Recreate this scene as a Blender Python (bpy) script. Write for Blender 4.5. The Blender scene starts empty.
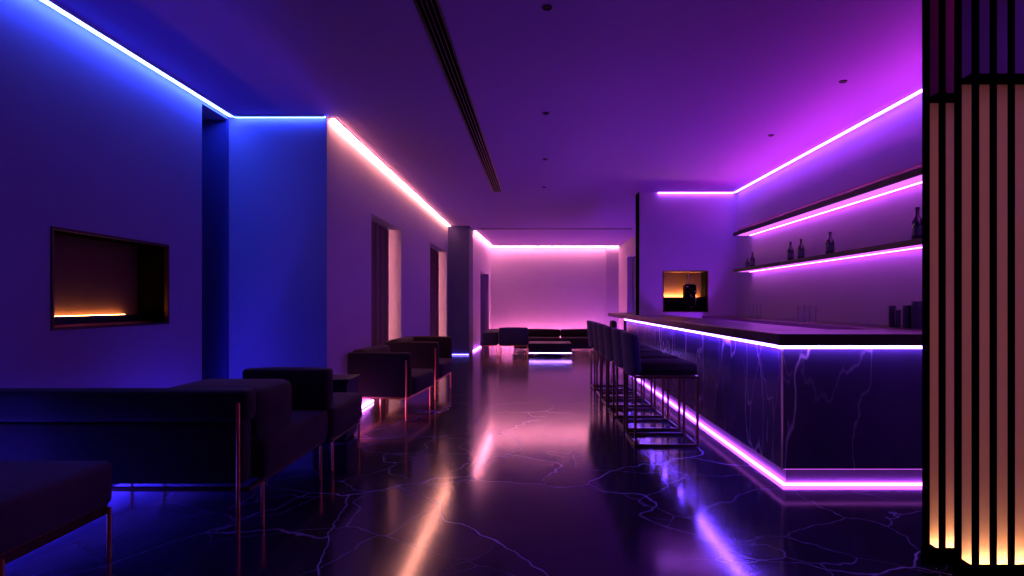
import bpy, bmesh, math, random
from mathutils import Vector, Matrix

random.seed(7)
S = bpy.context.scene
COL = S.collection
CEIL = 3.23

# ------------------------------------------------------------------ materials
def new_mat(name):
    m = bpy.data.materials.new(name)
    m.use_nodes = True
    nt = m.node_tree
    return m, nt, nt.nodes['Principled BSDF']

def simple(name, col, rough=0.5, metal=0.0, bump=0.0, scale=200.0, sheen=0.0, spec=0.5, var=0.0):
    m, nt, p = new_mat(name)
    p.inputs['Base Color'].default_value = (*col, 1)
    p.inputs['Roughness'].default_value = rough
    p.inputs['Metallic'].default_value = metal
    p.inputs['Specular IOR Level'].default_value = spec
    if sheen:
        p.inputs['Sheen Weight'].default_value = sheen
        p.inputs['Sheen Roughness'].default_value = 0.4
    tc = nt.nodes.new('ShaderNodeTexCoord')
    n = nt.nodes.new('ShaderNodeTexNoise')
    n.inputs['Scale'].default_value = scale
    n.inputs['Detail'].default_value = 4
    nt.links.new(tc.outputs['Object'], n.inputs['Vector'])
    if bump:
        b = nt.nodes.new('ShaderNodeBump')
        b.inputs['Strength'].default_value = bump
        b.inputs['Distance'].default_value = 0.004
        nt.links.new(n.outputs['Fac'], b.inputs['Height'])
        nt.links.new(b.outputs['Normal'], p.inputs['Normal'])
    if var:
        mx = nt.nodes.new('ShaderNodeMix'); mx.data_type = 'RGBA'
        mx.inputs[6].default_value = (*[c * (1 - var) for c in col], 1)
        mx.inputs[7].default_value = (*[min(1, c * (1 + var)) for c in col], 1)
        n2 = nt.nodes.new('ShaderNodeTexNoise'); n2.inputs['Scale'].default_value = 3.0
        n2.inputs['Detail'].default_value = 5
        nt.links.new(tc.outputs['Object'], n2.inputs['Vector'])
        nt.links.new(n2.outputs['Fac'], mx.inputs[0])
        nt.links.new(mx.outputs[2], p.inputs['Base Color'])
    return m

def emit(name, rgb, k=1.0):
    m = bpy.data.materials.new(name); m.use_nodes = True
    nt = m.node_tree; nt.nodes.clear()
    e = nt.nodes.new('ShaderNodeEmission'); o = nt.nodes.new('ShaderNodeOutputMaterial')
    mx = max(rgb)
    e.inputs['Color'].default_value = (rgb[0] / mx, rgb[1] / mx, rgb[2] / mx, 1)
    e.inputs['Strength'].default_value = mx * k
    nt.links.new(e.outputs[0], o.inputs[0])
    return m

def marble(name, base, vein, rough, s1, s2, width=0.012, stretch=(1, 1, 1), rvar=0.06, gain=1.0, thr=0.45, dist=.6, spec=.5):
    m, nt, p = new_mat(name)
    L = nt.links.new; N = nt.nodes.new
    p.inputs['Specular IOR Level'].default_value = spec
    tc = N('ShaderNodeTexCoord'); mp = N('ShaderNodeMapping')
    mp.inputs['Scale'].default_value = stretch
    mp.inputs['Rotation'].default_value = (0.0, 0.0, 0.5)
    L(tc.outputs['Object'], mp.inputs['Vector'])
    def veins(scale, w, amp, seed):
        nz = N('ShaderNodeTexNoise'); nz.inputs['Scale'].default_value = scale * 0.9
        nz.inputs['Detail'].default_value = 5; nz.inputs['Roughness'].default_value = 0.5
        off = N('ShaderNodeVectorMath'); off.operation = 'ADD'; off.inputs[1].default_value = (seed, seed * 1.7, seed * .3)
        L(mp.outputs[0], off.inputs[0]); L(off.outputs[0], nz.inputs['Vector'])
        sub = N('ShaderNodeVectorMath'); sub.operation = 'SUBTRACT'; sub.inputs[1].default_value = (.5, .5, .5)
        L(nz.outputs['Color'], sub.inputs[0])
        sc = N('ShaderNodeVectorMath'); sc.operation = 'SCALE'; sc.inputs['Scale'].default_value = amp / scale
        L(sub.outputs[0], sc.inputs[0])
        ad = N('ShaderNodeVectorMath'); ad.operation = 'ADD'
        L(off.outputs[0], ad.inputs[0]); L(sc.outputs[0], ad.inputs[1])
        v = N('ShaderNodeTexVoronoi'); v.feature = 'DISTANCE_TO_EDGE'; v.inputs['Scale'].default_value = scale
        L(ad.outputs[0], v.inputs['Vector'])
        r = N('ShaderNodeMapRange'); r.inputs[1].default_value = 0.0; r.inputs[2].default_value = w
        r.inputs[3].default_value = 1.0; r.inputs[4].default_value = 0.0; r.interpolation_type = 'SMOOTHSTEP'
        L(v.outputs['Distance'], r.inputs[0])
        mk = N('ShaderNodeTexNoise'); mk.inputs['Scale'].default_value = scale * 0.55; mk.inputs['Detail'].default_value = 3
        L(off.outputs[0], mk.inputs['Vector'])
        r2 = N('ShaderNodeMapRange'); r2.inputs[1].default_value = thr; r2.inputs[2].default_value = thr + .22
        L(mk.outputs['Fac'], r2.inputs[0])
        mu = N('ShaderNodeMath'); mu.operation = 'MULTIPLY'
        L(r.outputs[0], mu.inputs[0]); L(r2.outputs[0], mu.inputs[1])
        return mu
    a = veins(s1, width * 1.6, dist * 1.6, 3.1); b = veins(s2, width * 2.2, dist * 1.5, 9.7)
    half = N('ShaderNodeMath'); half.operation = 'MULTIPLY'; half.inputs[1].default_value = 0.45
    L(b.outputs[0], half.inputs[0])
    mxm = N('ShaderNodeMath'); mxm.operation = 'MAXIMUM'
    L(a.outputs[0], mxm.inputs[0]); L(half.outputs[0], mxm.inputs[1])
    g = N('ShaderNodeMath'); g.operation = 'MULTIPLY'; g.inputs[1].default_value = gain; g.use_clamp = True
    L(mxm.outputs[0], g.inputs[0])
    cl = N('ShaderNodeTexNoise'); cl.inputs['Scale'].default_value = s1 * 1.5; cl.inputs['Detail'].default_value = 6
    L(mp.outputs[0], cl.inputs['Vector'])
    bm_ = N('ShaderNodeMix'); bm_.data_type = 'RGBA'
    bm_.inputs[6].default_value = (*[c * .5 for c in base], 1); bm_.inputs[7].default_value = (*[c * 1.7 for c in base], 1)
    L(cl.outputs['Fac'], bm_.inputs[0])
    mx = N('ShaderNodeMix'); mx.data_type = 'RGBA'
    L(g.outputs[0], mx.inputs[0]); L(bm_.outputs[2], mx.inputs[6]); mx.inputs[7].default_value = (*vein, 1)
    L(mx.outputs[2], p.inputs['Base Color'])
    rr = N('ShaderNodeMapRange'); rr.inputs[3].default_value = rough - rvar; rr.inputs[4].default_value = rough + rvar
    rn = N('ShaderNodeTexNoise'); rn.inputs['Scale'].default_value = 2.2; rn.inputs['Detail'].default_value = 5
    L(tc.outputs['Object'], rn.inputs['Vector']); L(rn.outputs['Fac'], rr.inputs[0])
    L(rr.outputs[0], p.inputs['Roughness'])
    return m

M = {}
M['plaster'] = simple('plaster', (.32, .27, .37), .75, bump=.10, scale=60, var=.06, spec=.25)
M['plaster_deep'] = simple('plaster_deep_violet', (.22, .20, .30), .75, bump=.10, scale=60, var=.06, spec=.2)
M['ceiling'] = simple('ceiling_paint', (.29, .19, .42), .8, bump=.03, scale=90, spec=.2)
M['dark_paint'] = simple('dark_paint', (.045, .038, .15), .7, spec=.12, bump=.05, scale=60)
M['floor'] = marble('floor_marble', (.011, .010, .020), (.50, .46, .85), .13, .60, 1.6, width=.0042, rvar=.035, gain=.65, thr=.35, dist=.6)
M['bar_stone'] = marble('bar_marble', (.050, .032, .085), (.66, .50, .58), .20, 1.0, 2.2, spec=.28, width=.007, stretch=(1, 1, .30), gain=1.0, thr=.36, dist=.85)
M['top_stone'] = marble('counter_marble', (.026, .014, .014), (.30, .20, .18), .32, 1.2, 3.0, width=.02, gain=.35, spec=.2)
M['fabric'] = simple('dark_upholstery', (.022, .0135, .012), .9, bump=.5, scale=420, sheen=.10, var=.15, spec=.2)
M['fabric_blue'] = simple('ink_velvet', (.034, .028, .08), .85, bump=.4, scale=420, sheen=.15, var=.15, spec=.2)
M['ottoman_cloth'] = simple('ottoman_cloth', (.065, .045, .052), .9, bump=.6, scale=320, sheen=.15, var=.15, spec=.15)
M['seat_velvet'] = simple('black_velvet', (.014, .008, .008), .95, bump=.4, scale=420, var=.15, spec=.08)
M['copper'] = simple('brushed_copper', (.75, .28, .085), .34, 1.0, bump=.05, scale=300)
M['bronze'] = simple('dark_bronze', (.06, .027, .017), .4, .9, bump=.05, scale=300)
M['black'] = simple('black_lacquer', (.006, .005, .006), .45, bump=.03, scale=200, spec=.25)
M['black_metal'] = simple('black_metal', (.015, .013, .016), .4, .6, bump=.03, scale=200)
M['slat_wood'] = simple('black_stained_wood', (.004, .003, .003), .95, bump=.2, scale=90, spec=0)
M['panel'] = simple('clay_panel', (.52, .40, .36), .8, bump=.12, scale=50, var=.08, spec=.15)
M['bronze_glass'] = simple('bronze_tinted_glass', (.55, .13, .22), .42, 0.0, bump=.25, scale=35)
M['curtain'] = simple('brown_drape', (.12, .06, .018), .45, bump=.2, scale=300, sheen=.2)
M['trim_violet'] = simple('polished_edge', (.8, .78, .8), .2, .8, bump=.02)
M['toe'] = simple('satin_kickboard', (.20, .18, .22), .35, .4, bump=.02)
M['cove_white'] = simple('cove_profile_white', (.7, .7, .7), .6)
M['chrome'] = simple('chrome', (.8, .78, .76), .12, 1.0, bump=.02)
M['copper_panel'] = simple('umber_panel', (.10, .05, .03), .7, spec=.1, bump=.1, scale=70, var=.1)
M['canister'] = simple('ink_ceramic', (.035, .035, .08), .3, bump=.03)
M['bottle'] = simple('dark_glass', (.02, .015, .03), .12, bump=.01)
m, nt, p = new_mat('clear_glass')
p.inputs['Base Color'].default_value = (.96, .95, 1, 1); p.inputs['Roughness'].default_value = .03
p.inputs['Transmission Weight'].default_value = 1.0; p.inputs['IOR'].default_value = 1.45
M['glass'] = m

# ------------------------------------------------------------------ mesh helpers
def B(): return bmesh.new()

def prism(bm, poly, z0, z1, bevel=0.0, seg=2):
    poly = list(poly)
    area = sum(poly[i][0] * poly[(i + 1) % len(poly)][1] - poly[(i + 1) % len(poly)][0] * poly[i][1] for i in range(len(poly)))
    if area < 0: poly.reverse()
    lo = [bm.verts.new((x, y, z0)) for x, y in poly]
    hi = [bm.verts.new((x, y, z1)) for x, y in poly]
    n = len(poly); fs = []
    fs.append(bm.faces.new(list(reversed(lo)))); fs.append(bm.faces.new(hi))
    for i in range(n):
        fs.append(bm.faces.new((lo[i], lo[(i + 1) % n], hi[(i + 1) % n], hi[i])))
    if bevel:
        es = list({e for f in fs for e in f.edges})
        bmesh.ops.bevel(bm, geom=es, offset=bevel, segments=seg, profile=.5, affect='EDGES')

def box(bm, x0, x1, y0, y1, z0, z1, bevel=0.0, seg=2):
    prism(bm, [(x0, y0), (x1, y0), (x1, y1), (x0, y1)], z0, z1, bevel, seg)

def cushion(bm, x0, x1, y0, y1, z0, z1, r=.04, puff=.012):
    """soft upholstered block: rounded edges and slightly swollen faces"""
    t = bmesh.new()
    box(t, 0, 1, 0, 1, 0, 1)
    bmesh.ops.subdivide_edges(t, edges=t.edges[:], cuts=7, use_grid_fill=True)
    c = Vector(((x0 + x1) / 2, (y0 + y1) / 2, (z0 + z1) / 2)); h = Vector((x1 - x0, y1 - y0, z1 - z0)) / 2
    r = min(r, h.x * .95, h.y * .95, h.z * .95)
    # uneven spacing: put loops close to the edges
    mapv = {0: 0, 1: .30, 2: .65, 3: 1.0}
    for v in t.verts:
        q = []
        for k in range(3):
            i = round(v.co[k] * 8); s = -1 if i < 4 else 1
            d = i if i < 4 else 8 - i           # steps from the edge
            if i == 4: q.append(0.0); continue
            dist = [0, r * .3, r, r + (h[k] - r) * .5][d]
            q.append(s * (h[k] - dist))
        inner = Vector([max(-(h[k] - r), min(h[k] - r, q[k])) for k in range(3)])
        d = Vector(q) - inner
        if d.length > 1e-9:
            # rounded box projection
            w = inner + d.normalized() * r
            pn = d.normalized()
        else:
            w = Vector(q); pn = Vector((0, 0, 0))
        u = [1 - min(1, abs(inner[k]) / max(1e-6, h[k] - r)) ** 2 for k in range(3)]
        ax = max(range(3), key=lambda k: abs(pn[k])) if pn.length else 0
        others = [k for k in range(3) if k != ax]
        w += pn * puff * u[others[0]] * u[others[1]]
        v.co = w + c
    me = bpy.data.meshes.new('t'); t.to_mesh(me); t.free(); bm.from_mesh(me); bpy.data.meshes.remove(me)

def tube(bm, p0, p1, r, n=10):
    p0, p1 = Vector(p0), Vector(p1); d = (p1 - p0)
    q = d.to_track_quat('Z', 'Y')
    ra = [bm.verts.new(p0 + q @ Vector((r * math.cos(a), r * math.sin(a), 0))) for a in [2 * math.pi * i / n for i in range(n)]]
    rb = [bm.verts.new(p1 + q @ Vector((r * math.cos(a), r * math.sin(a), 0))) for a in [2 * math.pi * i / n for i in range(n)]]
    for i in range(n): bm.faces.new((ra[i], ra[(i + 1) % n], rb[(i + 1) % n], rb[i]))
    bm.faces.new(list(reversed(ra))); bm.faces.new(rb)

def lathe(bm, prof, c=(0, 0, 0), n=24):
    rings = []
    for r, z in prof:
        if r < 1e-6: rings.append([bm.verts.new((c[0], c[1], c[2] + z))])
        else: rings.append([bm.verts.new((c[0] + r * math.cos(2 * math.pi * i / n), c[1] + r * math.sin(2 * math.pi * i / n), c[2] + z)) for i in range(n)])
    for a, b in zip(rings, rings[1:]):
        for i in range(n):
            j = (i + 1) % n
            if len(a) == 1 and len(b) == 1: continue
            if len(a) == 1: bm.faces.new((a[0], b[j], b[i]))
            elif len(b) == 1: bm.faces.new((a[i], a[j], b[0]))
            else: bm.faces.new((a[i], a[j], b[j], b[i]))

def obj(name, bm, mat, parent=None, smooth=False, origin=None):
    bmesh.ops.recalc_face_normals(bm, faces=bm.faces[:])
    if origin is None and parent is None and bm.verts:
        xs = [v.co.x for v in bm.verts]; ys = [v.co.y for v in bm.verts]; zs = [v.co.z for v in bm.verts]
        origin = ((min(xs) + max(xs)) / 2, (min(ys) + max(ys)) / 2, min(zs))
    if origin is not None and parent is None:
        bmesh.ops.translate(bm, verts=bm.verts[:], vec=-Vector(origin))
    me = bpy.data.meshes.new(name); bm.to_mesh(me); bm.free()
    me.materials.append(mat)
    if smooth:
        for pl in me.polygons: pl.use_smooth = True
        me.set_sharp_from_angle(angle=math.radians(40))
    o = bpy.data.objects.new(name, me); COL.objects.link(o)
    if parent: o.parent = parent
    elif origin is not None: o.location = origin
    return o

def thing(name, label, cat, loc=(0, 0, 0), rz=0.0, group=None):
    o = bpy.data.objects.new(name, None); COL.objects.link(o)
    o.empty_display_size = .1
    o.location = loc; o.rotation_euler = (0, 0, rz)
    o['label'] = label; o['category'] = cat
    if group: o['group'] = group
    return o

def tag(o, label, cat, group=None):
    o['label'] = label; o['category'] = cat
    if group: o['group'] = group
    return o

def part(parent, name, bm, mat, smooth=False, label=None):
    """geometry given in world space; stored relative to the (unrotated) parent"""
    bmesh.ops.translate(bm, verts=bm.verts[:], vec=-root_loc(parent))
    o = obj(name, bm, mat, parent, smooth)
    if label: o['label'] = label
    return o

def root_loc(o):
    v = Vector((0, 0, 0))
    while o is not None:
        v += o.location; o = o.parent
    return v

def dup(root, loc, rz, label, group=None):
    r = root.copy(); COL.objects.link(r); r.location = loc; r.rotation_euler = (0, 0, rz)
    r['label'] = label
    if group: r['group'] = group
    for ch in list(root.children):
        c = ch.copy(); COL.objects.link(c); c.parent = r
        for g in list(ch.children):
            d = g.copy(); COL.objects.link(d); d.parent = c
    return r

def structure(name, bm, mat, label=None):
    o = obj(name, bm, mat, origin=(0, 0, 0)); o['kind'] = 'structure'
    o['label'] = label or name.replace('_', ' '); o['category'] = name.split('_')[0]
    return o

def wall(bm, p0, p1, thick, z0, z1, openings=()):
    """wall whose visible face runs p0->p1; thickness goes to the left of that direction"""
    p0, p1 = Vector(p0), Vector(p1); d = (p1 - p0); L = d.length; d.normalize(); n = Vector((-d.y, d.x)) * thick
    def seg(s0, s1, a, b):
        if s1 - s0 < 1e-4 or b - a < 1e-4: return
        q0 = p0 + d * s0; q1 = p0 + d * s1
        prism(bm, [q0, q1, q1 + n, q0 + n], a, b)
    s = 0.0
    for (a, b, za, zb) in sorted(openings):
        seg(s, a, z0, z1); seg(a, b, z0, za); seg(a, b, zb, z1); s = b
    seg(s, L, z0, z1)

# ------------------------------------------------------------------ LED strips
def led(label, p0, p1, z0, z1, w, gap, mat, housing='top', group='light strips', lip=False):
    """strip along p0->p1, lying to the right of that direction; diffuser z0..z1"""
    p0, p1 = Vector(p0), Vector(p1); d = (p1 - p0).normalized(); n = Vector((d.y, -d.x))
    a0, a1 = p0 + n * gap, p1 + n * gap
    mid = (p0 + p1) / 2
    t = thing('led_strip', label, 'light strip', (mid.x, mid.y, z0), group=group)
    b = B(); prism(b, [a0, a1, a1 + n * w, a0 + n * w], z0, z1); part(t, 'diffuser', b, mat)
    b = B()
    if housing == 'top': prism(b, [p0 + n * .001, p1 + n * .001, a1 + n * (w + .004), a0 + n * (w + .004)], z1, z1 + .010)
    if lip: prism(b, [a0 + n * (w + .0005), a1 + n * (w + .0005), a1 + n * (w + .004), a0 + n * (w + .004)], z0, z1)
    if housing != 'top': prism(b, [a0 - n * .004, a1 - n * .004, a1 + n * (w + .004), a0 + n * (w + .004)], z0 - .01, z0)
    part(t, 'housing', b, M['cove_white'] if housing == 'top' else M['black_metal'])
    return t

E = {
    'blue': emit('light_blue', (3.2,7.2,86)),
    'blue_low': emit('light_blue_low', (11,6,250)),
    'peach': emit('light_peach', (60,21,15)),
    'pink': emit('light_pink', (84,24,34)),
    'pink_low': emit('light_pink_low', (150,30,70)),
    'violet_low': emit('light_violet_low', (16, 3, 30)),
    'cove_violet': emit('light_cove_violet', (9, 2.6, 46)),
    'bar_violet': emit('light_bar_violet', (14, 3, 30)),
    'well': emit('light_magenta', (20,2,62)),
    'up': emit('light_added_uplight', (90,6.5,86)),
    'shelf': emit('light_shelf', (15,2.2,22)),
    'count_blue': emit('light_counter_side', (9,4,36)),
    'count_violet': emit('light_counter_front', (7,3,22)),
    'base': emit('light_bar_base', (8,1.2,18)),
    'warm': emit('light_warm', (80,36,14)),
    'slat': emit('light_slat_fill', (.95,.28,.20)),
    'curtain': emit('light_amber', (26,11,3)),
    'jamb_v': emit('light_jamb_fill_tall', (28,9,9)),
    'column': emit('light_column', (3,2,16)),
    'niche_b': emit('light_bar_niche', (400,165,60)),
    'rose_low': emit('light_rose_low', (46,9,58)),
    'shelf_soft': emit('light_soft_glow', (1.4,.22,2.0)),
    'far_violet': emit('light_far_violet_fill', (34, 4, 110)),
    'wash_side': emit('light_side_fill', (28,8,210)),
    'wash_front': emit('light_front_fill', (8,3,36)),
    'jamb': emit('light_jamb_fill', (50,16,15)),
    'niche': emit('light_niche', (34,13,4)),
    'table': emit('light_table', (8,3.4,24)),
}

# ------------------------------------------------------------------ room shell
XL = -3.13; XR = 3.58; YB = 20.5
b = B(); box(b, -3.7, 4.0, -2.4, 20.9, -.12, 0); structure('floor', b, M['floor'], 'dark polished marble floor with pale veins')
b = B(); box(b, -3.7, 4.0, -2.4, 20.9, CEIL, CEIL + .15); structure('ceiling', b, M['ceiling'], 'smooth painted ceiling')
b = B(); wall(b, (XL, -2.3), (XL, 5.69), .45, 0, CEIL, [(2.3 + 3.90, 2.3 + 5.16, 1.12, 1.80)])
box(b, -3.58, -3.48, 5.69, 6.2, 0, CEIL); box(b, -3.48, XL, 5.69, 6.2, 3.19, CEIL)
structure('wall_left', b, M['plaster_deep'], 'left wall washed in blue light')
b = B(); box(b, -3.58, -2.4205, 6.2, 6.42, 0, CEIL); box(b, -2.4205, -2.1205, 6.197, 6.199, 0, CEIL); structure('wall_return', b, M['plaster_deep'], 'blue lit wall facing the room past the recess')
b = B(); wall(b, (-2.12, 6.2), (-2.10, 15.0), .30, 0, CEIL, [(7.9 - 6.2, 9.7 - 6.2, 0, 2.48), (12.4 - 6.2, 14.75 - 6.2, 0, 2.55)])
structure('wall_passage', b, M['plaster'], 'long left wall with two curtained openings')
b = B(); box(b, -2.42, -1.57, 15.0, 15.95, 0, CEIL); structure('column', b, M['dark_paint'], 'dark square column at the end of the long left wall')
b = B(); wall(b, (-1.60, 15.95), (-1.40, YB), .3, 0, CEIL, [(1.75, 3.9, 0, 2.25)])
structure('wall_back_left', b, M['plaster'], 'left wall of the far lounge')
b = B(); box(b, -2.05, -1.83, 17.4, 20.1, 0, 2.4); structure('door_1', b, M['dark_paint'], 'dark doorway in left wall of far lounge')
b = B(); box(b, -1.9, 3.3, YB, YB + .2, 0, CEIL); box(b, 2.52, 2.96, YB - .10, YB, 0, CEIL - .06)
structure('wall_back', b, M['plaster'], 'far wall washed in pink light')
b = B(); wall(b, (2.95, YB), (2.95, 10.85), .25, 0, CEIL, [(YB - 18.6, YB - 14.2, 0, 2.72)])
structure('wall_back_right', b, M['plaster'], 'right wall of the far lounge behind the bar')
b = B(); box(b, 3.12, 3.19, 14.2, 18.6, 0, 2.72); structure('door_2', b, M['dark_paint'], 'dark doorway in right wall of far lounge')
b = B(); wall(b, (1.87, 10.45), (3.85, 10.45), .40, 0, CEIL, [(2.28 - 1.87, 3.07 - 1.87, 1.14, 1.86)])
structure('wall_bar', b, M['plaster'], 'violet wall at the end of the bar')
b = B(); box(b, 1.858, 1.868, 10.452, 10.76, 1.085, CEIL); structure('trim_1', b, M['slat_wood'], 'dark edge post of the wall at the end of the bar')
b = B(); box(b, XR, XR + .25, -2.3, 10.45, 0, CEIL); structure('wall_right', b, M['plaster'], 'right wall behind the bar')
b = B(); box(b, -3.6, 3.9, -2.4, -2.2, 0, CEIL); structure('wall_rear', b, M['plaster'], 'wall behind the camera')
b = B(); box(b, -1.4, 2.6, 15.55, 15.66, CEIL - .012, CEIL); structure('trim_2', b, M['black'], 'thin dark shadow gap across the ceiling')

b = B(); box(b, -3.478, XL - .012, 6.182, 6.199, 0, 3.185); box(b, XL - .012, XL - .002, 6.16, 6.199, 0, 3.185)  # dark sheets that carry the recess shade in their colour
structure('trim_shade', b, M['dark_paint'], 'dark sheet standing in for the shade in the tall narrow recess')
# cove lights
zc0, zc1 = CEIL - .022, CEIL - .011
led('blue ceiling strip along the left wall with the wall niche', (XL, 3.3), (XL, 6.15), zc0, zc1, .045, .030, E['blue'], lip=True)
led('blue ceiling strip on the wall facing the room past the dark recess', (-3.06, 6.2), (-2.13, 6.2), zc0, zc1, .02, .02, E['blue'], lip=True)
led('peach ceiling strip above the two curtained openings', (-2.12, 6.25), (-2.10, 14.95), zc0, zc1, .032, .03, E['peach'])
led('pink ceiling strip on the left wall of the far lounge', (-1.59, 16.0), (-1.40, YB - .05), zc0, zc1, .030, .05, E['pink'])
led('pink ceiling strip across the far wall', (-1.34, YB), (2.93, YB), zc0, zc1, .05, .11, E['pink'])
led('violet ceiling strip along the right wall over the bar shelves', (XR, 10.38), (XR, -1.5), zc0, zc1, .035, .05, E['cove_violet'])
led('violet ceiling strip above the lit square niche', (2.19, 10.45), (3.50, 10.45), zc0, zc1, .03, .012, E['bar_violet'])
# floor-level strips
led('blue floor strip at the foot of the left wall behind the sofa', (XL, 2.2), (XL, 5.6), .012, .03, .03, .06, E['blue_low'], 'bottom', lip=True)
led('violet floor strip at the foot of the wall between the recess and first opening', (-2.117, 6.3), (-2.113, 7.85), .012, .03, .03, .012, E['rose_low'], 'bottom')
led('violet floor strip at the foot of the wall between the two curtained openings', (-2.113, 9.75), (-2.107, 12.3), .012, .03, .03, .012, E['violet_low'], 'bottom')
led('violet floor strip at the foot of the dark column', (-2.08, 15.0), (-1.58, 15.0), .012, .022, .015, .012, E['column'], 'bottom')
led('pink floor strip along the far lounge left wall before its doorway', (-1.597, 16.0), (-1.53, 17.6), .012, .03, .03, .012, E['violet_low'], 'bottom')
led('pink floor strip at the foot of the far wall behind the sofa', (-1.3, YB), (2.90, YB), .012, .035, .05, .22, E['pink_low'], 'bottom')
led('warm floor strip inside the first curtained opening', (-2.255, 7.93), (-2.251, 9.62), .012, .03, .02, .012, E['curtain'], 'bottom', lip=True)
led('warm floor strip inside the second curtained opening by the column', (-2.245, 12.45), (-2.24, 14.68), .012, .03, .02, .012, E['curtain'], 'bottom', lip=True)

led('added peach floor strip at the far jamb of the first curtained opening', (-2.33, 9.68), (-2.13, 9.68), .012, .03, .02, .012, E['jamb'], 'bottom')  # extra strips added to brighten the foot of each far jamb
led('added peach floor strip at the far jamb of the second curtained opening', (-2.33, 14.73), (-2.13, 14.73), .012, .03, .02, .012, E['jamb'], 'bottom')
def added_led_vertical(label, x, y, z0, z1, mat):  # unseen uprights added to light the far jambs over their full height
    t = thing('led_strip', label, 'light strip', (x, y, z0), group='light strips')
    b = B(); box(b, x, x + .012, y - .03, y, z0, z1); part(t, 'diffuser', b, mat)
    b = B(); box(b, x - .006, x, y - .034, y + .004, z0 - .004, z1 + .004); part(t, 'housing', b, M['black_metal'])
added_led_vertical('added upright peach strip hidden behind the far edge of the first curtain', -2.375, 9.585, .05, 2.46, E['jamb_v'])
added_led_vertical('added upright peach strip hidden behind the far edge of the second curtain', -2.365, 14.62, .05, 2.53, E['jamb_v'])
led('added violet floor strip at the foot of the right wall beyond the bar', (2.95, 20.2), (2.95, 11.2), .012, .03, .03, .08, E['far_violet'], 'bottom')  # hidden strip added to tint the far ceiling violet
# curtains
def curtain(y0, y1, x, z1, label):
    b = B(); n = 160; rows = []
    random.seed(int(y0 * 10)); ph = random.random() * 6
    for sgn in (0, 1):
        for z in (.015, z1):
            rows.append([b.verts.new((x + .035 * math.sin(2 * math.pi * (t := i / n) * (y1 - y0) / .15 + ph) + .012 * math.sin(t * 37 + ph) - .008 * sgn,
                                      y0 + (y1 - y0) * i / n, z)) for i in range(n + 1)])
    a, c, d, e = rows
    for i in range(n):
        b.faces.new((a[i], a[i + 1], c[i + 1], c[i])); b.faces.new((d[i], e[i], e[i + 1], d[i + 1]))
        b.faces.new((c[i], c[i + 1], e[i + 1], e[i])); b.faces.new((a[i], d[i], d[i + 1], a[i + 1]))
    for i in (0, n): b.faces.new((a[i], c[i], e[i], d[i]))
    o = obj('curtain', b, M['curtain'], smooth=True); tag(o, label, 'curtain', 'brown curtains')
curtain(7.86, 9.60, -2.315, 2.47, 'brown pleated curtain in the wider opening nearer the armchairs')
curtain(12.36, 14.64, -2.305, 2.54, 'brown pleated curtain in the narrow opening beside the dark column')

# ------------------------------------------------------------------ left wall niche
t = thing('display_niche', 'recessed wall niche with copper glow and thin frame above the sofa', 'niche', (XL, 4.53, 1.12))
b = B()
f = .018
box(b, XL - .02, XL + .012, 3.90, 3.90 + f, 1.12, 1.80); box(b, XL - .02, XL + .012, 5.16 - f, 5.16, 1.12, 1.80)
box(b, XL - .02, XL + .012, 3.90 + f, 5.16 - f, 1.80 - f, 1.80); box(b, XL - .02, XL + .012, 3.90 + f, 5.16 - f, 1.12, 1.12 + f)
part(t, 'frame', b, M['bronze'])
b = B()
box(b, -3.40, XL - .02, 3.90, 3.912, 1.12, 1.80); box(b, -3.40, XL - .02, 5.148, 5.16, 1.12, 1.80)
box(b, -3.40, XL - .02, 3.912, 5.148, 1.788, 1.80); box(b, -3.40, XL - .02, 3.912, 5.148, 1.12, 1.132)
part(t, 'lining', b, M['slat_wood'])
b = B(); box(b, -3.40, -3.385, 3.912, 5.148, 1.132, 1.788); part(t, 'back_panel', b, M['copper_panel'])
b = B(); box(b, -3.345, -3.33, 3.912, 5.148, 1.132, 1.205, .003); box(b, -3.385, -3.345, 3.912, 5.148, 1.132, 1.16); part(t, 'ledge', b, M['black'])
b = B(); box(b, -3.25, -3.235, 3.93, 5.13, 1.132, 1.15, .002); part(t, 'rail', b, M['copper'])
b = B(); box(b, -3.37, -3.357, 3.95, 4.95, 1.161, 1.2075); part(t, 'light_bar', b, E['niche'])

# ------------------------------------------------------------------ bar-end niche with coffee machine
t = thing('service_niche', 'square niche glowing amber in the violet wall at bar end', 'niche', (2.675, 10.45, 1.14))
b = B(); f = .014
box(b, 2.28, 2.28 + f, 10.44, 10.47, 1.14, 1.86); box(b, 3.07 - f, 3.07, 10.44, 10.47, 1.14, 1.86)
box(b, 2.28 + f, 3.07 - f, 10.44, 10.47, 1.86 - f, 1.86); box(b, 2.28 + f, 3.07 - f, 10.44, 10.47, 1.14, 1.14 + f)
part(t, 'frame', b, M['bronze'])
b = B()
box(b, 2.28, 2.29, 10.47, 10.83, 1.14, 1.86); box(b, 3.05, 3.07, 10.47, 10.83, 1.14, 1.86)
box(b, 2.29, 3.05, 10.47, 10.83, 1.14, 1.15)
part(t, 'lining', b, M['slat_wood'])
b = B(); box(b, 2.29, 3.05, 10.82, 10.83, 1.15, 1.85); box(b, 2.29, 3.05, 10.47, 10.82, 1.85, 1.86); part(t, 'back_panel', b, M['copper_panel'])
b = B(); box(b, 2.29, 3.05, 10.66, 10.67, 1.15, 1.405, .002); box(b, 2.29, 3.05, 10.67, 10.82, 1.15, 1.379); part(t, 'back_shelf', b, M['slat_wood'])
b = B(); box(b, 2.31, 2.96, 10.775, 10.795, 1.38, 1.398); part(t, 'light_bar', b, E['niche_b'])
c = thing('coffee_machine', 'black coffee machine with chrome fittings inside the amber niche', 'coffee machine', (2.78, 10.56, 1.15))
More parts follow.
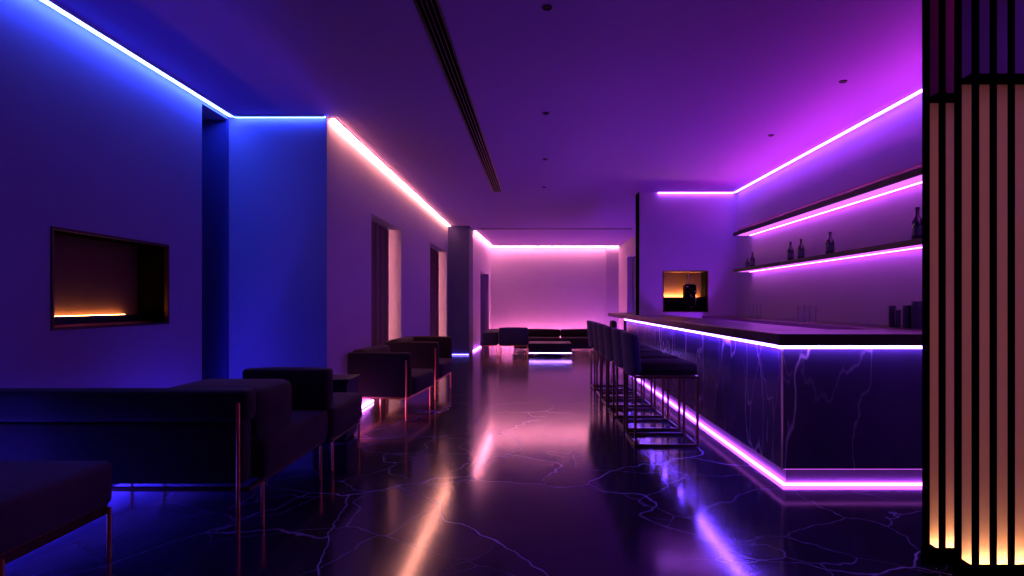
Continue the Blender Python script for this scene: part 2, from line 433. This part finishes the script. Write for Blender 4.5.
b = B(); box(b, 2.68, 2.88, 10.58, 10.655, 1.15, 1.62, .006); box(b, 2.68, 2.88, 10.50, 10.58, 1.45, 1.62, .008); box(b, 2.68, 2.88, 10.49, 10.58, 1.15, 1.19, .005)
part(c, 'body', b, M['slat_wood'])
b = B(); tube(b, (2.75, 10.60, 1.62), (2.75, 10.60, 1.79), .009); tube(b, (2.75, 10.60, 1.79), (2.75, 10.545, 1.79), .009); tube(b, (2.75, 10.545, 1.80), (2.75, 10.545, 1.71), .014)
part(c, 'tap', b, M['chrome'], True)
b = B(); box(b, 2.70, 2.86, 10.585, 10.65, 1.6202, 1.64, .004); part(c, 'cup_tray', b, M['black_metal'])
b = B(); tube(b, (2.79, 10.53, 1.455), (2.79, 10.53, 1.40), .012); tube(b, (2.79, 10.53, 1.41), (2.79, 10.46, 1.40), .009); part(c, 'brew_head', b, M['chrome'], True)
for xx, zz in ((2.705, 1.585), (2.725, 1.585), (2.85, 1.50)):
    b = B(); tube(b, (xx, 10.488, zz), (xx, 10.501, zz), .007, 14); part(c, 'knob', b, M['chrome'], True)
b = B(); lathe(b, [(0, .0), (.016, 0), (.022, .045), (.020, .045), (.015, .005), (0, .005)], (2.79, 10.53, 1.19)); part(c, 'cup', b, M['bronze'], True)
b = B(); tube(b, (2.865, 10.52, 1.46), (2.872, 10.515, 1.27), .004); part(c, 'steam_wand', b, M['chrome'], True)

# ------------------------------------------------------------------ bar
BX, BY = 1.77, 4.24
t = thing('bar_counter', 'long dark veined marble bar with glowing violet edges and base', 'bar counter', (2.6, 7, 0))
ZT, ZB = .985, .127
yE = 11.3
b = B()   # outer marble cladding: left leg (notched round the end wall) and front leg
prism(b, [(BX, BY), (XR - .01, BY), (XR - .01, BY + .55), (2.32, BY + .55), (2.32, 10.44), (1.84, 10.44), (1.84, yE), (BX, yE)], ZB, ZT)
part(t, 'marble_body', b, M['bar_stone'])
b = B()
prism(b, [(BX + .04, BY + .04), (XR - .01, BY + .04), (XR - .01, BY + .5), (2.27, BY + .5), (2.27, 10.43), (1.835, 10.43), (1.835, yE - .02), (BX + .04, yE - .02)], 0.0, ZB)
part(t, 'kickboard', b, M['toe'])
b = B()
prism(b, [(BX - .036, BY - .036), (XR - .005, BY - .036), (XR - .005, BY + .66), (2.40, BY + .66), (2.40, 10.44), (1.84, 10.44), (1.84, 10.87), (2.35, 10.87), (2.35, 13.7), (BX - .036, 13.7)], 1.0, 1.083, .006)
part(t, 'countertop', b, M['top_stone'])
b = B(); box(b, BX - .012, BX, BY - .012, BY, ZB, ZT); part(t, 'corner_trim', b, M['trim_violet'])
b = B(); box(b, BX + .3, 2.32, 13.5, 13.56, 0, 1.0); part(t, 'end_support', b, M['black'])
b = B(); box(b, BX - .034, BX - .026, BY - .014, yE, ZT - .003, .999); part(t, 'side_light', b, E['count_blue'], label='blue light line below the countertop on the stool side')
b = B(); box(b, BX - .034, XR - .02, BY - .034, BY - .026, ZT - .006, .999); part(t, 'front_light', b, E['count_violet'], label='white violet light line below the countertop on the short end')
b = B(); box(b, BX - .024, BX - .004, BY - .004, yE, .990, .998); part(t, 'side_wash_fill', b, E['wash_side'])  # hidden strip added to brighten the marble below the counter line
b = B(); box(b, BX - .02, XR - .02, BY - .024, BY - .0045, .990, .998); part(t, 'front_wash_fill', b, E['wash_front'])  # same hidden addition along the short end
b = B(); box(b, BX + .012, BX + .03, BY + .031, yE, .003, .022); part(t, 'side_base_light', b, E['base'])
b = B(); box(b, BX + .012, BX + .018, BY + .018, yE, .121, .1255); box(b, BX + .012, XR - .02, BY + .012, BY + .018, .121, .1255); part(t, 'underside_light', b, E['shelf_soft'])
b = B(); box(b, BX + .012, XR - .02, BY + .012, BY + .03, .003, .022); part(t, 'front_base_light', b, E['base'])

t = thing('back_counter', 'low dark back counter along the right wall under the bottle shelves', 'counter', (3.25, 7.6, 0))
b = B(); box(b, 3.0, XR - .004, 4.96, 10.44, 0.08, 1.03); part(t, 'cabinet', b, M['black'])
b = B(); box(b, 3.04, XR - .004, 4.98, 10.42, 0, .08); part(t, 'plinth', b, M['black'])
b = B(); box(b, 2.96, XR - .003, 4.94, 10.44, 1.03, 1.075, .004); part(t, 'worktop', b, M['top_stone'])
led('magenta work light strip on the bartender side of the bar', (2.80, 5.1), (2.80, 10.2), .80, .82, .05, 0, E['well'], 'bottom')
b = B(); box(b, 2.44, 2.95, 5.05, 10.25, .76, .788, .003)
for yy in (5.1, 10.2):
    box(b, 2.5, 2.54, yy - .02, yy + .02, 0, .76); box(b, 2.86, 2.90, yy - .02, yy + .02, 0, .76)
tag(obj('speed_rail', b, M['black_metal']), 'black bottle rail behind the bar carrying the magenta work light', 'shelf')

# shelves
def shelf(zu, label):
    t = thing('wall_shelf', label, 'shelf', (3.43, 7, zu), group='bottle shelves')
    b = B(); x0 = 3.28
    box(b, x0, x0 + .03, 3.4, 9.79, zu, zu + .052, .003); box(b, x0 + .03, XR - .004, 3.4, 9.79, zu + .022, zu + .052)
    part(t, 'board', b, M['black'])
    b = B(); box(b, x0 + .03, XR - .004, 3.4, 9.785, zu + .012, zu + .0215); part(t, 'underside', b, M['panel_w'])
    if zu > 2:
        b = B(); prism(b, [(x0 + .012, 3.45), (x0 + .042, 3.45), (x0 + .042, 9.74), (x0 + .012, 9.74)], zu + .0525, zu + .056); part(t, 'added_uplight', b, E['up'])  # added on the shelf top to throw magenta onto the ceiling
        b = B(); box(b, x0 + .05, x0 + .056, 3.45, 9.74, zu + .0525, zu + .11); box(b, x0, x0 + .008, 3.45, 9.74, zu + .0525, zu + .061); part(t, 'added_baffle', b, M['black'])  # added to keep the shelf-top light off the wall
    b = B(); box(b, x0 + .045, x0 + .215, 3.42, 9.74, zu + .006, zu + .0115); part(t, 'lining_glow', b, E['shelf_soft'])  # flat glow standing for light falling on the shelf lining
    b = B(); box(b, XR - .05, XR - .03, 3.42, 9.74, zu + .004, zu + .012); part(t, 'rear_light_bar', b, E['shelf'])
    return t
M['panel_w'] = simple('white_shelf_lining', (.6, .56, .6), .5, bump=.03)
ZS1, ZS2 = 2.388, 1.797
shelf(ZS1, 'upper long wall shelf lit violet from beneath, with nothing standing on it')
shelf(ZS2, 'lower long wall shelf lit violet from beneath, carrying the bottles')

# bottles
def bottle(h, r, lean=0):
    t = thing('bottle', 'b', 'bottle', group='dark bottles on the lower shelf')
    b = B()
    lathe(b, [(0, 0), (r * .9, 0), (r, .008), (r, h * .52), (r * .93, h * .60), (r * .55, h * .70), (r * .36, h * .76), (r * .33, h * .93), (0, h * .93)])
    obj('body', b, M['bottle'], t, True)
    b = B(); lathe(b, [(0, h * .92), (r * .4, h * .92), (r * .4, h), (0, h)], n=16); obj('cap', b, M['black_metal'], t, True)
    b = B(); lathe(b, [(r * 1.008, h * .16), (r * 1.012, h * .17), (r * 1.012, h * .42), (r * 1.008, h * .43)]); obj('wrap', b, M['canister'], t, True)
    return t
zt = ZS2 + .0525
specs = [(752.5, 3.42, .235, .036, 'dark bottle of the far pair near the shelf end, the taller one'),
         (747.5, 3.47, .17, .034, 'short dark bottle nearest the far end of the lower shelf'),
         (790.5, 3.42, .26, .040, 'dark bottle of the middle pair, farther from the slat screen'),
         (801.0, 3.42, .265, .041, 'dark bottle of the middle pair, next to the lone bottle'),
         (830.0, 3.42, .265, .046, 'lone wide dark bottle standing in the middle of the lower shelf'),
         (917.5, 3.42, .30, .046, 'tall dark bottle partly hidden behind the slat screen')]
for px, x, h, r, lab in specs:
    q = bottle(h, r); q['label'] = lab; q.location = (x, 600 * x / (px - 532), zt)

# canisters on the back counter
def canister(h, r):
    t = thing('canister', 'c', 'canister', group='dark canisters on the back counter')
    b = B(); lathe(b, [(0, 0), (r * .96, 0), (r, .005), (r, h * .86), (0, h * .86)], n=28); obj('body', b, M['canister'], t, True)
    b = B(); lathe(b, [(0, h * .862), (r * 1.02, h * .862), (r * 1.02, h * .98), (r * .97, h), (0, h)], n=28); obj('lid', b, M['canister'], t, True)
    return t
for px, y, h, r, lab in [(892.5, 5.62, .20, .032, 'slim tall dark canister standing farthest from the slat screen'),
                         (898.0, 5.50, .16, .024, 'smallest dark canister in the row on the back counter'),
                         (907.5, 5.45, .205, .040, 'dark canister between the smallest one and the widest one'),
                         (917.0, 5.36, .24, .046, 'widest tallest dark canister beside the slat screen')]:
    q = canister(h, r); q['label'] = lab; q.location = ((px - 532) / 600 * y, y, 1.0755)

# tumblers
def tumbler(h, r):
    b = B(); lathe(b, [(0, 0), (r * .9, 0), (r, h), (r * .88, h), (r * .78, .025), (0, .02)], n=32)
    return obj('tumbler', b, M['glass'], smooth=True, origin=(0, 0, 0))
for px, y, h, r, lab in [(801.0, 7.0, .19, .036, 'clear tall glass in the middle of the counter, nearest the far end of its trio'),
                         (807.0, 6.85, .20, .036, 'clear tall glass standing at the middle of the trio of glasses'),
                         (813.0, 6.95, .19, .036, 'clear tall glass of the trio standing nearest the canisters'),
                         (751.0, 8.9, .20, .036, 'clear glass of the far pair, touching the violet end wall side'),
                         (758.5, 8.8, .20, .036, 'clear glass of the far pair, on the trio side')]:
    q = tumbler(h, r); tag(q, lab, 'glass', 'clear glasses on the back counter')
    q.location = ((px - 532) / 600 * y, y, 1.0755)

# ------------------------------------------------------------------ bar stools
def stool():
    t = thing('bar_stool', 's', 'bar stool', group='bar stools along the bar')
    W, D, H = .48, .56, .64; s = .011
    for sx in (0, 1):
        for sy in (-1, 1):
            b = B(); x = sx * D; y = sy * W / 2
            box(b, x - s, x + s, y - s, y + s, .024, H - .022, .002); obj('leg', b, M['bronze'], t)
    def ring(z):
        b = B(); h = W / 2
        box(b, -s, D + s, -h - s, -h + s, z, z + .022); box(b, -s, D + s, h - s, h + s, z, z + .022)
        box(b, -s, s, -h + s, h - s, z, z + .022); box(b, D - s, D + s, -h + s, h - s, z, z + .022); return b
    obj('floor_frame', ring(.002), M['bronze'], t)
    obj('seat_frame', ring(H - .022), M['bronze'], t)
    b = B(); cushion(b, -.0, D + .012, -W / 2 - .014, W / 2 + .014, H + .002, H + .115, .04, .018); obj('seat', b, M['seat_velvet'], t, True)
    # curved back shell, wrapping slightly round the seat
    b = B(); nu, nv = 18, 12
    def P(u, v, side):
        y = u * (W / 2 + .03)
        z = .63 + v * .40
        # rounded corners
        k = abs(u)
        if v < .25: z = .63 + .40 * (v + (.25 - v) * .55 * max(0, (k - .55) / .45) ** 2)
        if v > .85: z -= .02 * max(0, (k - .7) / .3) ** 2
        x = -.025 - .035 * v + .055 * k ** 2.6
        th = .032
        return Vector((x - th if side else x + th, y, z))
    g = {}
    for side in (0, 1):
        for i in range(nu + 1):
            for j in range(nv + 1):
                g[side, i, j] = b.verts.new(P(-1 + 2 * i / nu, j / nv, side))
    for i in range(nu):
        for j in range(nv):
            b.faces.new((g[0, i, j], g[0, i + 1, j], g[0, i + 1, j + 1], g[0, i, j + 1]))
            b.faces.new((g[1, i, j], g[1, i, j + 1], g[1, i + 1, j + 1], g[1, i + 1, j]))
    for i in range(nu):
        b.faces.new((g[0, i, 0], g[1, i, 0], g[1, i + 1, 0], g[0, i + 1, 0])); b.faces.new((g[0, i, nv], g[0, i + 1, nv], g[1, i + 1, nv], g[1, i, nv]))
    for j in range(nv):
        b.faces.new((g[0, 0, j], g[0, 0, j + 1], g[1, 0, j + 1], g[1, 0, j])); b.faces.new((g[0, nu, j], g[1, nu, j], g[1, nu, j + 1], g[0, nu, j + 1]))
    bmesh.ops.recalc_face_normals(b, faces=b.faces[:])
    es = [e for e in b.edges if len(e.link_faces) == 2 and e.link_faces[0].normal.angle(e.link_faces[1].normal, 0) > .8]
    bmesh.ops.bevel(b, geom=es, offset=.018, segments=3, profile=.5, affect='EDGES')
    obj('backrest', b, M['fabric_blue'], t, True)
    return t
st = stool()
names = ['dark velvet bar stool nearest the short glowing end of the bar',
         'second dark velvet bar stool counted from the short glowing end',
         'third dark velvet bar stool counted from the short glowing end',
         'fourth dark velvet bar stool counted from the short glowing end',
         'fifth dark velvet bar stool counted from the short glowing end',
         'dark velvet bar stool farthest along the bar, last of the row']
for i, lab in enumerate(names):
    loc = (.935 + .006 * math.sin(i * 2.1), 5.66 + .70 * i, 0); rz = math.radians([0, .6, -.5, .4, -.3, .5][i])
    if i == 0: st.location = loc; st.rotation_euler.z = rz; st['label'] = lab
    else: dup(st, loc, rz, lab)

# ------------------------------------------------------------------ lounge seating on the left
def leg(t, x, y, z0, z1, r=.011, mat='copper'):
    b = B(); tube(b, (x, y, z0), (x, y, z1), r, 12); part(t, 'leg', b, M[mat], True)

def frame(t, x0, x1, y0, y1, z, mat='copper'):
    b = B(); s = .011
    box(b, x0, x1, y0, y0 + 2 * s, z - s, z + s); box(b, x0, x1, y1 - 2 * s, y1, z - s, z + s)
    box(b, x0, x0 + 2 * s, y0 + 2 * s, y1 - 2 * s, z - s, z + s); box(b, x1 - 2 * s, x1, y0 + 2 * s, y1 - 2 * s, z - s, z + s)
    part(t, 'base_frame', b, M[mat])

# sofa next to the camera
t = thing('sofa', 'deep dark two armed sofa with copper legs below the wall niche', 'sofa', (-2.3, 3.95, 0))
x0, x1, y0, y1 = -3.10, -1.60, 3.35, 4.58
b = B(); cushion(b, x0, x1 + .005, y0, y0 + .14, .63, .81, .035, .006); part(t, 'arm_cap', b, M['fabric'], True)
b = B(); cushion(b, x0, x1 - .02, y0 + .015, y0 + .125, .28, .628, .02, .004); part(t, 'side_panel', b, M['fabric'], True)
b = B(); cushion(b, -2.20, x1 + .01, y0 + .135, 4.02, .50, .80, .06, .012); part(t, 'bolster', b, M['fabric'], True)
b = B(); cushion(b, x0, x0 + .42, 3.50, 4.57, .50, .63, .05, .01); part(t, 'backrest', b, M['fabric'], True)
b = B(); cushion(b, x0 + .02, x1 + .06, y0 + .13, y1 - .01, .27, .505, .05, .012); part(t, 'seat', b, M['fabric'], True)
b = B(); cushion(b, -2.16, x1 + .09, 4.45, 4.58, .50, .81, .03, .01); part(t, 'armrest', b, M['fabric'], True)
frame(t, x0 + .02, x1 + .02, y0 + .01, y1, .255, 'bronze')
leg(t, x1 - .035, y0 - .013, 0, .745)
leg(t, x1 + .02, 3.52, 0, .25); leg(t, x1 + .05, 4.40, 0, .25); leg(t, x0 + .1, 4.5, 0, .25)

# bench unit behind it
t = thing('bench', 'dark armless bench seat between the sofa and the nearer armchair', 'bench', (-2.2, 5.0, 0))
b = B(); cushion(b, -2.9, -1.52, 4.61, 5.42, .25, .50, .05, .012); part(t, 'seat', b, M['fabric'], True)
frame(t, -2.88, -1.54, 4.63, 5.40, .235, 'bronze')
for xx, yy in ((-1.55, 5.37), (-1.55, 4.66), (-2.85, 5.37), (-2.85, 4.66)): leg(t, xx, yy, 0, .235)

# low black side table
t = thing('side_table', 'low black box side table between the bench and the nearer armchair', 'side table', (-1.95, 5.9, 0))
b = B(); box(b, -2.08, -1.72, 5.62, 6.02, .55, .585, .006); part(t, 'table_top', b, M['black'])
b = B(); box(b, -2.06, -1.74, 5.64, 6.0, .03, .55, .004); part(t, 'body', b, M['black'])
b = B(); box(b, -2.03, -1.77, 5.67, 5.97, 0, .03); part(t, 'plinth', b, M['black'])

# near ottoman
t = thing('ottoman', 'square dark ottoman with copper legs in front of the sofa', 'ottoman', (-2.5, 2.75, 0))
b = B(); cushion(b, -2.86, -2.14, 2.40, 3.08, .275, .50, .035, .014); part(t, 'seat', b, M['ottoman_cloth'], True)
b = B(); box(b, -2.84, -2.16, 2.42, 3.06, .225, .278, .004); part(t, 'apron', b, M['bronze'])
for xx, yy in ((-2.15, 3.05), (-2.15, 2.43), (-2.85, 3.05), (-2.85, 2.43)): leg(t, xx, yy, 0, .26)

# armchairs
def armchair(w, d, label, loc, rz, zt=.765, zs=.47, zb=.25, far_arm=True):
    """faces +x; w along x, d along y; front right corner at origin x=0,y=0"""
    t = thing('armchair', label, 'armchair', (0, 0, 0), group='dark armchairs')
    b = B(); cushion(b, -w, 0, 0, .12, zb, zt - .02, .03, .008); obj('armrest', b, M['fabric'], t, True)
    if far_arm: b = B(); cushion(b, -w, 0, d - .12, d, zb, zt, .03, .008); obj('armrest', b, M['fabric'], t, True)
    b = B(); cushion(b, -w, -w + .17, .12, d - (.12 if far_arm else 0), zb, zt, .04, .01); obj('backrest', b, M['fabric'], t, True)
    b = B(); cushion(b, -w + .17,   .03, .122, d - (.122 if far_arm else 0), zb + .01, zs, .045, .016); obj('seat', b, M['fabric'], t, True)
    b = B(); s = .01
    box(b, -w + .02, -.02, .02, .04, zb - .02, zb); box(b, -w + .02, -.02, d - .04, d - .02, zb - .02, zb)
    box(b, -w + .02, -w + .04, .04, d - .04, zb - .02, zb); box(b, -.04, -.02, .04, d - .04, zb - .02, zb)
    obj('base_frame', b, M['copper'], t)
    for x, y, z in ((-.03, -.012, zt - .10), (-.03, d + .012 if far_arm else d - .03, zt - .1 if far_arm else zb), (-w + .03, -.012, zb), (-w + .03, d + .012, zb)):
        b = B(); tube(b, (x, y, 0), (x, y, z), .010, 12); obj('leg', b, M['copper'], t, True)
    t.location = loc; t.rotation_euler.z = rz
    return t
armchair(.72, .98, 'dark armchair with copper legs opposite the nearest bar stool, closer to the sofa', (-1.36, 6.64, 0), math.radians(-6), far_arm=False)
armchair(.73, 1.08, 'dark armchair farther down the left wall, behind the other armchair', (-1.275, 8.10, 0), math.radians(-3), .79)

# ------------------------------------------------------------------ far lounge
t = thing('coffee_table', 'low dark block coffee table floating on a white violet glow', 'coffee table', (.43, 14.7, 0))
b = B(); box(b, -.085, .95, 14.3, 15.2, .115, .335, .008); part(t, 'block', b, M['black'])
b = B(); box(b, .14, .72, 14.65, 15.1, 0, .114); part(t, 'plinth', b, M['slat_wood'])
b = B(); box(b, -.07, .94, 14.315, 14.335, .096, .114); part(t, 'light_edge', b, E['table'])

t = thing('armchair', 'small dark armchair in the far lounge with its back to the room', 'armchair', (-.45, 15.2, 0), group='dark armchairs')
b = B(); cushion(b, -.82, -.10, 14.85, 15.02, .25, .69, .03, .008); part(t, 'backrest', b, M['fabric_blue'], True)
b = B(); cushion(b, -.82, -.70, 15.02, 15.6, .25, .58, .03, .006); part(t, 'armrest', b, M['fabric_blue'], True)
b = B(); cushion(b, -.22, -.10, 15.02, 15.6, .25, .58, .03, .006); part(t, 'armrest', b, M['fabric_blue'], True)
b = B(); cushion(b, -.70, -.22, 15.02, 15.6, .26, .44, .04, .01); part(t, 'seat', b, M['fabric_blue'], True)
frame(t, -.82, -.10, 14.85, 15.6, .238, 'copper')
for xx, yy in ((-.80, 14.87), (-.12, 14.87), (-.80, 15.58), (-.12, 15.58)): leg(t, xx, yy, 0, .24, .010)

t = thing('daybed', 'low dark daybed along the far lounge left wall beside the small armchair', 'daybed', (-1.05, 16, 0))
b = B(); cushion(b, -1.24, -.86, 15.0, 17.1, .24, .57, .04, .01); part(t, 'seat', b, M['fabric_blue'], True)
frame(t, -1.23, -.87, 15.01, 17.09, .228)
for xx, yy in ((-1.22, 15.03), (-.88, 15.03), (-1.22, 17.07), (-.88, 17.07)): leg(t, xx, yy, 0, .23, .010)

t = thing('sofa', 'long low dark sofa in front of the glowing pink far wall', 'sofa', (.8, 17, 0))
b = B(); box(b, -.5, 2.15, 16.65, 17.5, .03, .12); part(t, 'plinth', b, M['black'])
for k in range(2):
    a0 = -.55 + k * 1.38
    b = B(); cushion(b, a0, a0 + 1.37, 16.55, 17.3, .12, .33, .04, .012); part(t, 'seat', b, M['fabric'], True)
    b = B(); cushion(b, a0, a0 + 1.37, 17.28, 17.55, .30, .54, .05, .012); part(t, 'back_cushion', b, M['fabric'], True)

t = thing('chair', 'dark round backed chair past the far end of the bar countertop', 'chair', (2.0, 14.4, 0))
b = B(); cushion(b, 1.99, 2.40, 14.02, 14.46, .40, .48, .035, .01); part(t, 'seat', b, M['fabric'], True)
b = B(); cushion(b, 1.865, 1.99, 14.0, 14.48, .44, .885, .06, .008); part(t, 'backrest', b, M['fabric'], True)
for xx, yy in ((1.93, 14.05), (2.36, 14.05), (1.93, 14.43), (2.36, 14.43)): leg(t, xx, yy, 0, .445 if xx < 2 else .41, .012, 'black_metal')

# ------------------------------------------------------------------ slat screen, right foreground
SD = .02
def screen(label, pxs, yf, xend, y_panel, zrail):
    t = thing('slat_screen', label, 'screen', ((pxs[0][0] + xend) / 2, y_panel, 0), group='slat screens')
    for (a, c) in pxs:
        b = B(); box(b, a, c, yf, yf + SD, .0, CEIL - .002, .001)
        bmesh.ops.translate(b, verts=b.verts[:], vec=-root_loc(t)); sl = obj('slat', b, M['slat_wood'], t)
        b = B(); mid = (a + c) / 2 + .008; box(b, mid - .008, mid + .008, yf + SD + .0005, yf + SD + .006, .08, zrail - .02)  # unseen strip added behind each slat to brighten the back panel
        bmesh.ops.translate(b, verts=b.verts[:], vec=-root_loc(t)); obj('added_light_line', b, E['slat'], sl)
    xa = pxs[0][0] / (yf + SD) * (y_panel + .03) + .004; yb = yf + SD
    b = B(); box(b, xa + .002, xend, y_panel, y_panel + .015, .031, zrail - .012); part(t, 'back_panel', b, M['panel'])
    b = B(); box(b, xa + .002, xend, y_panel, y_panel + .012, zrail + .012, CEIL - .003); part(t, 'glass_panel', b, M['bronze_glass'])
    b = B(); box(b, xa + .002, xend, yb + .001, y_panel + .02, zrail - .012, zrail + .012); part(t, 'rail', b, M['slat_wood'])
    b = B(); box(b, xa + .002, xend, yb + .001, y_panel + .03, .0, .03); box(b, pxs[0][0], xend, yb + .001, yb + .006, .03, .078); box(b, pxs[0][0], xa, yb + .006, yb + .012, 0, .078); box(b, xa - .012, xa, yb + .012, y_panel, 0, .078); part(t, 'plinth', b, M['slat_wood'])
    b = B(); box(b, xa + .006, xend - .006, yb + .03, yb + .045, .031, .042); part(t, 'light_bar', b, E['warm'])
    return t
k = 600.0
yr, yfz = 2.97, 2.78
def edge(pa, pb, y): return ((pa - 532) / k * (y + SD), (pb - 532) / k * y)
rp = [edge(922, 930, yr), edge(938.3, 945.9, yr)]
rp.append((rp[1][0] + .08, rp[1][1] + .08))
fp = [edge(954, 962, yfz), edge(971.3, 979.5, yfz), edge(989.3, 997.2, yfz), edge(1007.3, 1015.2, yfz)]
for i in range(3): fp.append((fp[-1][0] + .0845, fp[-1][1] + .0845))
screen('rear slat screen of black uprights, two amber bays visible beside the bar', rp, yr, 2.26, 3.07, 2.335)
screen('front slat screen of black uprights with bright amber bays beside the rear screen', fp, yfz, fp[-1][1], 2.88, 2.36)

# ------------------------------------------------------------------ ceiling fixtures
t = thing('ceiling_vent', 'long narrow black linear slot vent in the ceiling', 'vent', (-.64, 6.8, CEIL))
y0, y1 = 2.6, 10.4
def vx(y): return -.675 + (y - 3.82) * .0125      # centre line
def strip(b, o0, o1, za, zb):
    prism(b, [(vx(y0) + o0, y0), (vx(y0) + o1, y0), (vx(y1) + o1, y1), (vx(y1) + o0, y1)], za, zb)
b = B(); strip(b, -.072, .072, CEIL - .004, CEIL - .001); part(t, 'backing', b, M['slat_wood'])
for i in range(5):
    b = B(); o = -.065 + i * .0325; strip(b, o - .0025, o + .0025, CEIL - .012, CEIL - .004); part(t, 'blade', b, M['black_metal'])
b = B(); strip(b, -.078, -.072, CEIL - .014, CEIL - .001); strip(b, .072, .078, CEIL - .014, CEIL - .001); part(t, 'frame', b, M['black_metal'])

def downlight():
    t = thing('downlight', 'd', 'downlight', group='recessed black downlights')
    b = B(); lathe(b, [(.026, -.001), (.034, -.001), (.034, -.006), (.030, -.010), (.026, -.008), (.026, -.001)], n=28); obj('ring', b, M['black_metal'], t, True)
    b = B(); lathe(b, [(0, -.001), (.0255, -.001), (.0255, -.003), (0, -.003)], n=28); obj('lens', b, M['black'], t, True)
    return t
dl = None
for (px, py, lab) in [(547, 7, 'black downlight in the ceiling middle row, closest to the camera'),
                      (546, 113, 'second black downlight of the middle row, level with the start of the peach strip'),
                      (545, 159, 'third black downlight of the middle row along the ceiling'),
                      (544, 187, 'fourth and farthest black downlight of the ceiling middle row, by the vent end'),
                      (843, 81, 'black downlight above the bar, nearer the slat screen'),
                      (771, 135, 'black downlight above the bar, nearer the violet end wall')]:
    y = 600 * (CEIL - 1.3) / (303 - py); loc = ((px - 532) / 600 * y, y, CEIL)
    if dl is None: dl = downlight(); dl.location = loc; dl['label'] = lab
    else: dup(dl, loc, 0, lab)

# ------------------------------------------------------------------ world, camera, colour
w = bpy.data.worlds.new('world'); S.world = w; w.use_nodes = True
w.node_tree.nodes['Background'].inputs[0].default_value = (.05, .03, .12, 1)
w.node_tree.nodes['Background'].inputs[1].default_value = .02
cam = bpy.data.cameras.new('camera'); co = bpy.data.objects.new('camera', cam); COL.objects.link(co)
co.location = (0, 0, 1.3); co.rotation_euler = (math.pi / 2, 0, 0)
cam.sensor_width = 36; cam.lens = 600 / 1024 * 36
cam.shift_x = -20 / 1024; cam.shift_y = 15 / 1024
cam.clip_start = .05; cam.clip_end = 100
S.camera = co
S.view_settings.view_transform = 'Standard'; S.view_settings.look = 'None'
S.view_settings.gamma = 1; S.view_settings.use_curve_mapping = False
S.view_settings.exposure = 0.0
S.cycles.max_bounces = 10; S.cycles.diffuse_bounces = 5; S.cycles.glossy_bounces = 5
S.cycles.use_denoising = True
